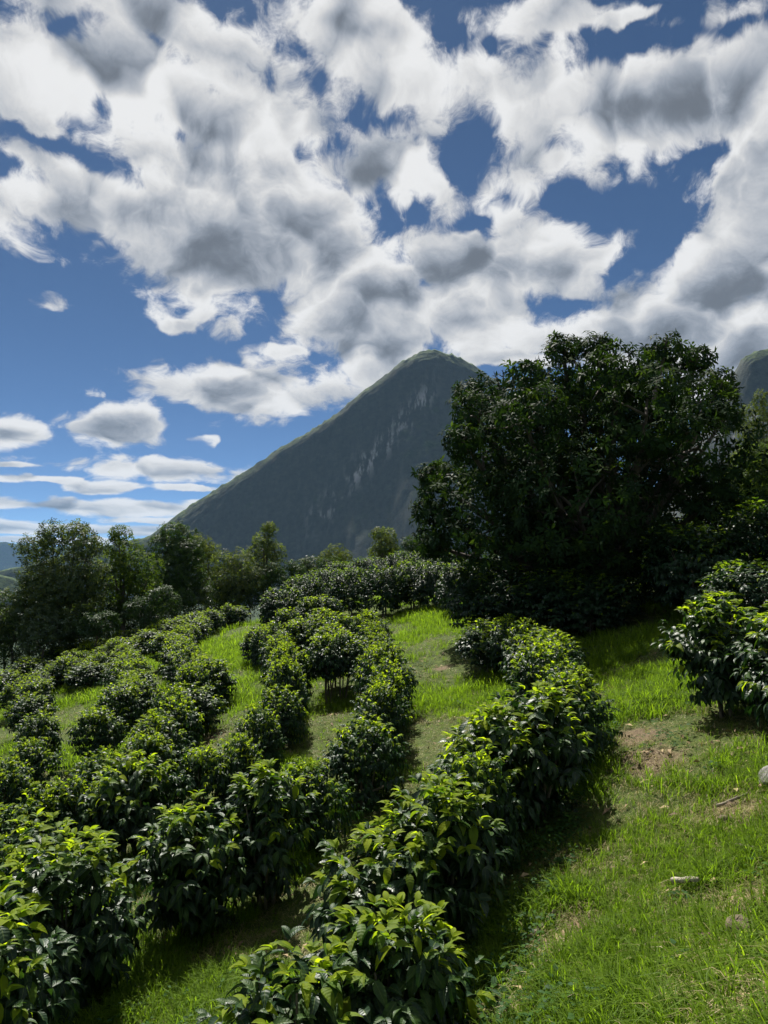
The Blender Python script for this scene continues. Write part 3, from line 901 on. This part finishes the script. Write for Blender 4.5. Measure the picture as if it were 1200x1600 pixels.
# ---------------------------------------------------------------- trees
def tree(name, label, dist, base_px, lobes, mat, leaf=0.13, per=60, rosette=6, trunk=0.16, seed=1, cat='tree', group=None, tone=(0.1, 0.6), tpl=TPL_TREE, shell=0.5, singles=0, trunks=1, up=0.25, twig=True, round_=0.0):
    rg = np.random.default_rng(seed)
    d = ray(base_px, 900)
    bx, by = d[0] / d[1] * dist, dist
    bz = float(ground_z(bx, by))
    e = empty(name, (bx, by, bz))
    C, Rr = [], []
    for lb in lobes:
        px, py, rp = lb[:3]; off = lb[3] if len(lb) > 3 else rg.uniform(-0.5, 0.5) * rp / FPX * dist
        dd = ray(px, py); yy = dist + off
        if round_:                                        # fill a round crown, not a flat one
            u = math.hypot(px - 920, (py - 720) * 1.2) / FPX * dist
            off = rg.uniform(-1, 0.8) * math.sqrt(max(0.2, round_ ** 2 - u * u)) * 0.85; yy = dist + off
        C.append(dd / dd[1] * yy - np.array((bx, by, bz))); Rr.append(rp / FPX * dist)
    C, Rr = np.array(C), np.array(Rr)
    cen = C.mean(0)
    # trunks and limbs
    fork = np.array((cen[0] * 0.35, cen[1] * 0.35, max(0.5, min(C[:, 2].min(), cen[2] * 0.55))))
    for k in range(trunks):
        sh = np.array((rg.normal(0, 0.25), rg.normal(0, 0.25), 0)) * (k > 0)
        ts = np.linspace(0, 1, 7)[:, None]
        P = np.array((0, 0, -0.3)) + sh + (fork + sh * 2 - np.array((0, 0, -0.3)) - sh) * ts + rg.normal(0, 0.05, (7, 3)) * ts
        t = Tubes(); t.add(P, trunk * (1.25 - 0.5 * ts[:, 0]) / (1 + 0.4 * k), 9)
        link('trunk', t.mesh('trunk'), e, M_bark)
    ends = []
    for c, r in zip(C, Rr):
        ts = np.linspace(0, 1, 8)[:, None]
        mid = (fork + c) / 2 + np.array((0, 0, -0.12 * np.linalg.norm(c - fork))) + rg.normal(0, 0.15, 3)
        P = (1 - ts) ** 2 * fork + 2 * ts * (1 - ts) * mid + ts ** 2 * c
        t = Tubes(); t.add(P, trunk * (0.62 - 0.48 * ts[:, 0]), 6)
        if twig:
            for q in range(7):
                v = unit(rg.normal(0, 1, 3) + np.array((0, 0, 0.4)))
                s0 = P[int(rg.integers(4, 8))]
                t.add(np.array([s0, s0 + v * r * 0.45 + rg.normal(0, .05, 3), s0 + v * r * 0.9]), [trunk * 0.16, trunk * 0.10, trunk * 0.03], 4)
        link('limb', t.mesh('limb'), e, M_bark)
    # leaf sprays on the lobes
    Pn, Dn, Nn, Ln, Tn, cl, tot = [], [], [], [], [], [], 0
    for li, (c, r) in enumerate(zip(C, Rr)):
        n = int(per * max(0.45, r * r))
        v = unit(rg.normal(0, 1, (n, 3)))
        rad = r * (shell + (1 - shell) * rg.random(n) ** 0.6) * (1 + 0.22 * np.sin(v @ rg.normal(0, 3.2, 3) + li))
        v2 = v * np.array((1, 1, 0.88))
        pts = c + v2 * rad[:, None]
        ok = pts[:, 2] > 0.15; pts, o = pts[ok], v[ok]; n = len(pts)
        if not n:
            continue
        ax = unit(o * 0.8 + np.array((0, 0, up)) + rg.normal(0, 0.35, (n, 3)))
        a1 = unit(np.cross(ax, rg.normal(0, 1, (n, 3)))); a2 = np.cross(ax, a1)
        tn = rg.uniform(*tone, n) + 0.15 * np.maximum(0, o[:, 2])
        q = np.arange(rosette)
        an = q[None] * 2.4 + rg.uniform(-.3, .3, (n, rosette))
        rdl = a1[:, None] * np.cos(an)[..., None] + a2[:, None] * np.sin(an)[..., None]
        axb = np.broadcast_to(ax[:, None], rdl.shape)
        Pn.append((pts[:, None] + axb * (0.05 * leaf * q)[None, :, None] + rdl * 0.02).reshape(-1, 3))
        Dn.append((rdl * 0.9 + axb * rg.uniform(0.1, 0.8, (n, rosette, 1)) + np.array((0, 0, -0.35))).reshape(-1, 3))
        Nn.append((axb + np.array((0, 0, 0.4)) - rdl * 0.2).reshape(-1, 3))
        Ln.append(leaf * rg.uniform(0.7, 1.2, n * rosette)); Tn.append(np.clip(np.repeat(tn, rosette) + rg.normal(0, 0.08, n * rosette), 0, 1))
        cl += [(tot + i * rosette, tot + (i + 1) * rosette, pts[i]) for i in range(n)]; tot += n * rosette
    Pn, Dn, Nn, Ln, Tn = map(np.concatenate, (Pn, Dn, Nn, Ln, Tn))
    mask = np.ones(len(Pn), bool)
    if singles:
        pick = sorted(cl, key=lambda q: (q[2][1] + 0.4 * rg.random()))[:singles * 3]
        for a, b, p in [pick[i] for i in rg.permutation(len(pick))[:singles]]:
            mask[a:b] = False
            o = link('leaf_cluster', leaves_mesh('leaf_cluster', tpl, Pn[a:b] - p, Dn[a:b], Nn[a:b], Ln[a:b], Tn[a:b]), e, mat)
            o.location = p
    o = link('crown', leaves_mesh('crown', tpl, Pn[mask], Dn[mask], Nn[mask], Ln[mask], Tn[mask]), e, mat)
    tag(e, label, cat, group)
    return e


tree('large_tree', 'large dark spreading tree filling the right side above the coffee hedge', 21.5, 955,
     [(905, 575, 58), (962, 590, 55), (1055, 592, 60), (1105, 630, 48), (860, 625, 70), (785, 625, 52), (745, 650, 45), (765, 705, 85), (698, 765, 46), (705, 830, 52), (770, 800, 90),
      (840, 715, 105), (925, 680, 110), (1020, 660, 95), (1090, 700, 80), (1125, 770, 66), (1010, 790, 110), (905, 800, 115), (1085, 830, 85), (845, 870, 80), (950, 890, 85), (1040, 890, 70), (1005, 600, 58), (1010, 650, 70), (900, 625, 70), (960, 640, 70), (820, 660, 60), (880, 545, 26), (935, 545, 24), (1040, 545, 26), (1090, 560, 24), (1128, 600, 22), (820, 590, 26), (735, 615, 24), (722, 690, 26), (672, 745, 22), (668, 800, 24), (675, 850, 24), (1130, 655, 24)],
     M_tree_big, leaf=0.20, per=140, rosette=8, trunk=0.30, seed=11, tpl=leaf_template(0.36, 2, 0.14, 0.30, 0.0), tone=(0.05, 0.6), shell=0.60, singles=150, trunks=2, round_=4.6)
TREES = [
    ('tree', 'tall sparse grey-green tree, leftmost of the trees on the left', 34, 108, [(55, 860, 30), (82, 838, 26), (118, 835, 28), (142, 852, 26), (60, 905, 38), (108, 885, 40), (145, 900, 34), (75, 945, 36), (125, 945, 36), (100, 985, 34), (90, 915, 40), (130, 915, 34), (45, 935, 28)], M_tree_mid, dict(leaf=0.15, per=100, rosette=5, seed=21, trunks=3, trunk=0.10, shell=0.35, tone=(.2, .8))),
    ('tree', 'dark bushy tree with a raised tip beside the sparse left tree', 36, 190, [(186, 836, 18), (192, 862, 28), (215, 885, 34), (180, 895, 36), (228, 915, 30), (200, 935, 42), (165, 950, 34), (235, 950, 26)], M_tree_dark, dict(leaf=0.15, per=75, rosette=5, seed=22, tone=(.3, 1.0))),
    ('tree', 'dense dark rounded tree at the foot of the mountain slope', 42, 272, [(275, 840, 30), (258, 862, 30), (294, 862, 28), (262, 895, 36), (290, 900, 36), (275, 925, 36)], M_tree_dark, dict(leaf=0.16, per=90, rosette=6, seed=23)),
    ('tree', 'yellow-green feathery tree right behind the dense rounded tree', 48, 325, [(308, 850, 20), (328, 862, 18), (318, 885, 26), (335, 905, 22), (328, 930, 26)], M_tree_pale, dict(leaf=0.12, per=80, rosette=7, seed=24, shell=.4)),
    ('tree', 'small grey-green tree with dark rounded skirt left of the slender tree', 44, 372, [(350, 880, 22), (375, 880, 24), (362, 905, 32), (388, 905, 28), (374, 922, 30)], M_tree_mid, dict(leaf=0.15, per=70, rosette=5, seed=25, tone=(.3, .9))),
    ('tree', 'slender pale grey-green tree with an upright tip before the mountain', 46, 412, [(420, 826, 12), (412, 848, 20), (430, 862, 18), (398, 866, 18), (416, 885, 26), (404, 905, 24)], M_tree_mid, dict(leaf=0.15, per=80, rosette=5, seed=26, tone=(.4, .9))),
    ('tree', 'small round dark green tree left of the yellow-green pair on the crest', 55, 482, [(474, 882, 14), (490, 880, 15), (482, 895, 18)], M_tree_mid, dict(leaf=0.16, per=70, rosette=5, seed=27)),
    ('tree', 'yellow-green round-topped tree peeping over the crest hedge', 64, 526, [(508, 872, 13), (526, 864, 15), (540, 872, 13), (525, 885, 20)], M_tree_pale, dict(leaf=0.14, per=70, rosette=7, seed=28)),
    ('shrub', 'small dark shrub before the yellow-green tree on the crest', 50, 518, [(510, 884, 12), (524, 882, 13), (517, 893, 14)], M_tree_dark, dict(leaf=0.15, per=80, rosette=6, seed=29, trunk=.06)),
    ('tree', 'small grey-green tree standing alone above the hedge before the mountain', 50, 600, [(592, 834, 13), (608, 838, 14), (600, 852, 19), (590, 862, 14), (610, 862, 14)], M_tree_mid, dict(leaf=0.16, per=75, rosette=5, seed=30, tone=(.4, .9))),
    ('shrub', 'dark shrub between the lone small tree and the large tree', 46, 650, [(640, 852, 16), (660, 848, 16), (652, 862, 18), (668, 862, 14)], M_tree_dark, dict(leaf=0.16, per=80, rosette=6, seed=31, trunk=.07)),
    ('tree', 'pale green billowing tree at the right edge under the rock knob', 62, 1195, [(1190, 622, 16), (1180, 650, 22), (1200, 655, 24), (1172, 680, 24), (1195, 700, 34), (1165, 720, 30), (1215, 740, 44)], M_tree_pale, dict(leaf=0.15, per=45, rosette=7, seed=32, tone=(.1, .5))),
    ('tree', 'leafy tree with bright green leaves at the right edge below the pale tree', 27, 1180, [(1150, 770, 42), (1185, 760, 42), (1205, 800, 50), (1150, 815, 40), (1190, 720, 40)], M_tree_dark, dict(leaf=0.17, per=75, rosette=6, seed=33, tone=(.4, 1.0))),
    ('shrub', 'shaded leafy shrub under the left half of the large tree', 25.5, 830, [(790, 880, 45), (840, 870, 50), (880, 900, 45), (820, 920, 40)], M_tree_dark, dict(leaf=0.17, per=60, rosette=6, seed=34, trunk=.06)),
    ('shrub', 'shaded leafy shrub under the right half of the large tree', 26.5, 1010, [(960, 880, 50), (1010, 860, 50), (1060, 850, 50), (1000, 920, 45), (930, 920, 45)], M_tree_dark, dict(leaf=0.17, per=60, rosette=6, seed=35, trunk=.06, tone=(.3, .9))),
    ('shrub', 'rounded grey-green shrub at the left edge below the sparse tree', 33, 25, [(10, 945, 32), (40, 950, 28), (25, 975, 30), (0, 985, 30)], M_tree_mid, dict(leaf=0.13, per=70, rosette=6, seed=36, trunk=.06, tone=(.2, .7))),
    ('shrub', 'dark green shrub under the sparse tree next to the shrub at the left edge', 32, 70, [(60, 970, 30), (90, 980, 28), (55, 995, 26)], M_tree_mid, dict(leaf=0.14, per=70, rosette=6, seed=37, trunk=.06)),
    ('shrub', 'small dark shrub in the gap between the left trees', 31, 152, [(140, 975, 18), (165, 968, 20), (150, 985, 18)], M_tree_dark, dict(leaf=0.13, per=70, rosette=6, seed=38, trunk=.05, tone=(0.0, .4))),
    ('shrub', 'low shrub at the foot of the dark bushy tree', 33, 232, [(215, 955, 22), (240, 945, 22), (250, 930, 18), (230, 968, 20)], M_tree_dark, dict(leaf=0.14, per=70, rosette=6, seed=39, trunk=.05, tone=(0, .4))),
]
for i, (nm, lab, dist, bpx, lobes, mat, kw) in enumerate(TREES):
    kw = dict(kw); kw['per'] = kw['per'] * 4.8; kw['leaf'] *= 0.85
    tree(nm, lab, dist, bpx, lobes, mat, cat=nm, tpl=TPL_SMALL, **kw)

UNDER = [(-15, 975, 34, 34, 1), (12, 985, 28, 33, 0), (48, 992, 24, 33, 2), (95, 988, 24, 33, 0), (128, 980, 24, 34, 1), (172, 968, 22, 36, 0), (205, 958, 22, 37, 1), (258, 945, 24, 38, 0), (282, 940, 20, 40, 1),
         (312, 935, 22, 42, 2), (338, 930, 24, 44, 1), (362, 925, 22, 44, 0), (392, 918, 22, 44, 1), (425, 905, 22, 44, 0), (455, 898, 20, 46, 1)]
for i, (px, py, rp, dist, mk) in enumerate(UNDER):
    tree('shrub', 'undergrowth shrub along the left tree line, %s from the left' % ('leftmost' if i == 0 else ORD[i]), dist, px,
         [(px - rp * .5, py, rp * .8), (px + rp * .5, py - rp * .2, rp * .75), (px, py - rp * .6, rp * .7), (px, py + rp * .7, rp * .9), (px - rp * .4, py + rp * 1.4, rp * .8)], (M_tree_dark, M_tree_dark, M_tree_mid)[mk],
         cat='shrub', group='undergrowth along the left tree line', leaf=0.12, per=260, rosette=5, trunk=0.05, seed=60 + i, tone=(0.05, 0.55), tpl=TPL_SMALL)

# ---------------------------------------------------------------- grass, straw and weeds
def blades(n, rg, lo, hi, wid, spread, lean, tone):
    V, F, T = [], [], []
    for k in range(n):
        a = rg.random() * 6.28; r = spread * math.sqrt(rg.random())
        b = np.array((r * math.cos(a), r * math.sin(a), -0.02))
        a2 = a + rg.normal(0, 1.0)
        o = np.array((math.cos(a2), math.sin(a2), 0)); sd = np.array((-o[1], o[0], 0))
        ln = rg.uniform(lo, hi); le = rg.uniform(*lean); w = wid * rg.uniform(0.7, 1.2)
        tn = float(np.clip(rg.uniform(*tone), 0, 1))
        m = len(V)
        for s in (0, 0.35, 0.7):
            p = b + np.array((0, 0, 1.0)) * ln * (s - 0.45 * le * s * s) + o * ln * le * s * s
            ww = w * (1 - 0.55 * s)
            V += [p - sd * ww, p + sd * ww]; T += [tn, tn]
        V.append(b + np.array((0, 0, 1.0)) * ln * (1 - 0.45 * le - 0.25 * le * le) + o * ln * le * 1.05); T.append(tn)
        F += [((m, m + 1, m + 3, m + 2)), ((m + 2, m + 3, m + 5, m + 4)), ((m + 4, m + 5, m + 6, m + 6))]
    F = np.array(F)
    tri = F[F[:, 2] == F[:, 3]][:, :3]; quad = F[F[:, 2] != F[:, 3]]
    return mesh_np('tuft', np.array(V), [quad, tri], {'tone': np.array(T)})


def weed_mesh(rg, n=16):
    P, D, N, L, T = [], [], [], [], []
    for k in range(n):
        a = rg.random() * 6.28; o = np.array((math.cos(a), math.sin(a), 0))
        P.append(o * rg.uniform(0.0, 0.09) + np.array((0, 0, rg.uniform(0.02, 0.14)))); D.append(o + np.array((0, 0, rg.uniform(-0.1, 0.5))))
        N.append(np.array((0, 0, 1.0)) + rg.normal(0, 0.2, 3)); L.append(rg.uniform(0.025, 0.06)); T.append(rg.uniform(0.1, 0.8))
    return leaves_mesh('weed', leaf_template(0.62, 3, 0.1, 0.2), *map(np.array, (P, D, N, L, T)))


def scatter(name, label, sources, pts, rots, scls, idx):
    """one object that carries a plant on each of its points"""
    c = bpy.data.collections.new(name + '_sources')
    for i, (me, mat) in enumerate(sources):
        me.materials.append(mat)
        c.objects.link(bpy.data.objects.new('%s_source_%02d' % (name, i), me))
    me = bpy.data.meshes.new(name); me.vertices.add(len(pts)); me.vertices.foreach_set('co', np.asarray(pts, np.float32).ravel())
    a = me.attributes.new('rot', 'FLOAT_VECTOR', 'POINT'); a.data.foreach_set('vector', np.asarray(rots, np.float32).ravel())
    a = me.attributes.new('scl', 'FLOAT', 'POINT'); a.data.foreach_set('value', np.asarray(scls, np.float32))
    a = me.attributes.new('pick', 'INT', 'POINT'); a.data.foreach_set('value', np.asarray(idx, np.int32))
    me.update()
    o = link(name, me)
    ng = bpy.data.node_groups.new(name, 'GeometryNodeTree')
    ng.interface.new_socket('Geometry', in_out='INPUT', socket_type='NodeSocketGeometry')
    ng.interface.new_socket('Geometry', in_out='OUTPUT', socket_type='NodeSocketGeometry')
    N, L = ng.nodes, ng.links
    gi, go = N.new('NodeGroupInput'), N.new('NodeGroupOutput')
    iop = N.new('GeometryNodeInstanceOnPoints'); ci = N.new('GeometryNodeCollectionInfo')
    ci.inputs['Collection'].default_value = c; ci.inputs['Separate Children'].default_value = True; ci.inputs['Reset Children'].default_value = True
    def at(nm, ty):
        nd = N.new('GeometryNodeInputNamedAttribute'); nd.data_type = ty; nd.inputs['Name'].default_value = nm
        return nd.outputs['Attribute']
    L.new(gi.outputs[0], iop.inputs['Points']); L.new(ci.outputs[0], iop.inputs['Instance'])
    iop.inputs['Pick Instance'].default_value = True
    L.new(at('pick', 'INT'), iop.inputs['Instance Index']); L.new(at('rot', 'FLOAT_VECTOR'), iop.inputs['Rotation']); L.new(at('scl', 'FLOAT'), iop.inputs['Scale'])
    L.new(iop.outputs[0], go.inputs[0])
    md = o.modifiers.new('plants', 'NODES'); md.node_group = ng
    tag(o, label, kind='stuff')
    return o


def spread(n, rg, y0, y1, margin=0.08):
    """points spread over the ground that the view takes in, evenly per area"""
    y = np.sqrt(rg.random(n) * (y1 * y1 - y0 * y0) + y0 * y0)
    u = rg.uniform(-0.56 - margin, 0.56 + margin, n)
    return u * y, y


def build_grass():
    rg = np.random.default_rng(9)
    src = []
    for k in range(5):
        src.append((blades(16, rg, 0.10, 0.30, 0.0042, 0.09, (0.2, 1.0), ((0.40, 0.80) if k < 3 else (0.5, 0.88))), M_grass))
    for k in range(3):
        src.append((blades(14, rg, 0.18, 0.34, 0.0055, 0.07, (0.3, 1.1), ((0.42, 0.85) if k < 2 else (0.5, 0.88))), M_grass))
    for k in range(3):
        src.append((blades(12, rg, 0.06, 0.17, 0.0035, 0.12, (0.9, 1.5), (0.0, 0.30)), M_grass))
    X, Y, S = [], [], []
    for n, y0, y1, s in ((19000, 1.8, 7.5, 0.72), (22000, 7.5, 16, 0.85), (20000, 16, 30, 1.0), (10000, 30, 46, 1.4)):
        x, y = spread(n, rg, y0, y1); X.append(x); Y.append(y); S.append(np.full(n, s))
    X, Y, S = map(np.concatenate, (X, Y, S))
    dr = dryness(X, Y)
    clump = fbm(X * 0.55 + 31, Y * 0.55 + 11, 4) + 0.55 * fbm(X * 2.1 + 3, Y * 2.1 + 8, 3) * smooth(14, 7, Y)
    keepg = rg.random(len(X)) < np.clip(1.15 - 1.5 * dr, 0.04, 1) * np.clip(0.72 + 2.4 * clump, 0.10, 1)
    straw = (~keepg) & (rg.random(len(X)) < 0.75)
    use = keepg | straw
    fresh = rg.random(len(X)) < 0.32 + 0.7 * smooth(8, 16, Y) * smooth(4.5, 2.0, X)
    tallg = rg.random(len(X)) < np.clip(0.10 + 1.3 * clump, 0.02, 0.7)
    idx = np.where(keepg, np.where(tallg, np.where(fresh, 7, rg.integers(5, 7, len(X))), np.where(fresh, rg.integers(3, 5, len(X)), rg.integers(0, 3, len(X)))), rg.integers(8, 11, len(X)))[use]
    lush = np.clip(1.0 + 0.9 * clump, 0.6, 1.7) * rg.uniform(0.7, 1.25, len(X))
    X, Y, S = X[use], Y[use], (S * lush)[use]
    pts = np.c_[X, Y, ground_z(X, Y)]
    rots = np.c_[rg.normal(0, 0.12, len(X)), rg.normal(0, 0.12, len(X)), rg.random(len(X)) * 6.28]
    scatter('grass', 'sunlit green grass with dry straw between the coffee rows', src, pts, rots, S, idx)
    src = [(weed_mesh(rg), M_weed) for _ in range(4)]
    x1, y1 = spread(1500, rg, 2.5, 9); x2, y2 = spread(2500, rg, 9, 24)
    X, Y = np.r_[x1, x2], np.r_[y1, y2]
    m = fbm(X * 0.7 + 3, Y * 0.7 + 50) > 0.12
    X, Y = X[m], Y[m]
    ya = rg.uniform(3.6, 10.5, 420); xa = np.interp(ya, [3.6, 5.5, 8.0, 10.5], [0.1, 0.2, 1.2, 2.3]) + rg.uniform(0.25, 0.95, 420)
    X, Y = np.r_[X, xa], np.r_[Y, ya]
    scatter('weeds', 'low broad-leaved weeds among the grass', src, np.c_[X, Y, ground_z(X, Y)],
            np.c_[rg.normal(0, .15, len(X)), rg.normal(0, .15, len(X)), rg.random(len(X)) * 6.28], rg.uniform(0.6, 1.15, len(X)), rg.integers(0, 4, len(X)))


build_grass()


def build_litter():
    rg = np.random.default_rng(77)
    tp = leaf_template(0.42, 2, 0.2, 0.35)
    m, g, out = new_mat('dry_leaf')
    pr = g.node('ShaderNodeBsdfPrincipled'); pr.inputs['Roughness'].default_value = 0.85
    g.put(pr.inputs['Base Color'], g.ramp(attr(g, 'tone'), [(0.0, (0.05, 0.03, 0.018)), (0.5, (0.16, 0.10, 0.05)), (1.0, (0.36, 0.27, 0.14))]))
    g.l.new(pr.outputs[0], out.inputs[0])
    x1, y1 = spread(2600, rg, 2.2, 9); x2, y2 = spread(2600, rg, 9, 20)
    X, Y = np.r_[x1, x2], np.r_[y1, y2]
    k = rg.random(len(X)) < np.clip(0.25 + dryness(X, Y), 0, 1); X, Y = X[k], Y[k]; n = len(X)
    a = rg.random(n) * 6.28
    o = link('leaf_litter', leaves_mesh('leaf_litter', tp, np.c_[X, Y, ground_z(X, Y) + rg.uniform(0.015, 0.06, n)], np.c_[np.cos(a), np.sin(a), rg.normal(0, .25, n)],
                                        np.c_[rg.normal(0, .4, (n, 2)), np.ones(n)], rg.uniform(0.05, 0.13, n), rg.random(n)), mat=m)
    tag(o, 'dry brown fallen leaves lying in the grass', kind='stuff')


build_litter()

# ---------------------------------------------------------------- stones and dead wood
def stone(px, py, size, label, mat, seed):
    import bmesh
    rg = np.random.default_rng(seed)
    bm = bmesh.new(); bmesh.ops.create_icosphere(bm, subdivisions=3, radius=1.0)
    dirs = [unit(rg.normal(0, 1, 3)) for _ in range(9)]; lim = rg.uniform(0.62, 0.9, 9)
    for v in bm.verts:
        c = np.array(v.co)
        for dd, l in zip(dirs, lim):
            q = c @ dd
            if q > l:
                c = c - dd * (q - l) * 0.85
        c = c * (1 + 0.07 * float(fbm(np.array(c[0] * 3 + seed), np.array(c[1] * 3 + c[2] * 2))))
        v.co = Vector(c * np.array(size) * 0.5)
    me = bpy.data.meshes.new('rock'); bm.to_mesh(me); bm.free()
    p = hit(px, py)
    o = link('rock', me, mat=mat); o.location = (p[0], p[1], p[2] + size[2] * 0.12); o.rotation_euler = (0, 0, seed)
    tag(o, label, 'rock')


stone(1158, 1468, (0.20, 0.17, 0.22), 'tan stone half sunk in dry grass at the lower right', M_rock, 3)
stone(1212, 1222, (0.34, 0.30, 0.24), 'grey rock at the right picture edge below the coffee bushes', M_rock_grey, 7)
stone(531, 1018, (0.75, 0.6, 0.75), 'pale boulder between the leggy coffee bushes', M_rock_grey, 5)


def branch(pxa, pxb, rad, label, seed, lift=0.03, name='dead_branch', cat='branch', mat=None):
    rg = np.random.default_rng(seed)
    a, b = hit(*pxa), hit(*pxb)
    ts = np.linspace(0, 1, 9)[:, None]
    P = a + (b - a) * ts
    P[:, 2] = ground_z(P[:, 0], P[:, 1]) + lift + rad
    P += rg.normal(0, rad * 0.10, P.shape)
    base = P[0].copy(); P = P - base
    t = Tubes(); t.add(P, rad * np.linspace(1.1, 0.75, 9) * rg.uniform(0.9, 1.1, 9), 9)
    V, F = np.concatenate(t.V), [np.concatenate(t.F)]
    n = len(V); F += [np.array([[0, 1, 2, 3, 4, 5, 6, 7, 8][::-1]]), np.array([list(range(n - 9, n))])]
    o = link(name, mesh_np(name, V, F), mat=mat or M_deadwood); o.location = base
    tag(o, label, cat)


branch((828, 1478), (868, 1432), 0.024, 'mossy dead log lying in the shade beside the nearest coffee row', 1, 0.02)
branch((1052, 1400), (1092, 1400), 0.022, 'short pale stick lying on the grass above the tan stone', 2, 0.08, mat=M_palewood)
branch((572, 1270), (612, 1258), 0.02, 'thin pale dead branch between the two nearest rows', 3, 0.25)
branch((1120, 1268), (1168, 1248), 0.014, 'thin grey stick lying on bare soil near the right edge', 4, 0.03)
branch((1000, 1500), (1030, 1470), 0.010, 'thin straw-coloured twig left of the tan stone', 5, 0.05)
branch((1150, 1330), (1195, 1345), 0.016, 'crooked brown stick by the right edge below the grey rock', 6, 0.03)
stone(1178, 1512, (0.11, 0.10, 0.08), 'small brown stone just below the tan stone', M_rock, 8)
stone(1135, 1285, (0.14, 0.11, 0.10), 'small stone on the soil left of the grey rock', M_rock, 9)
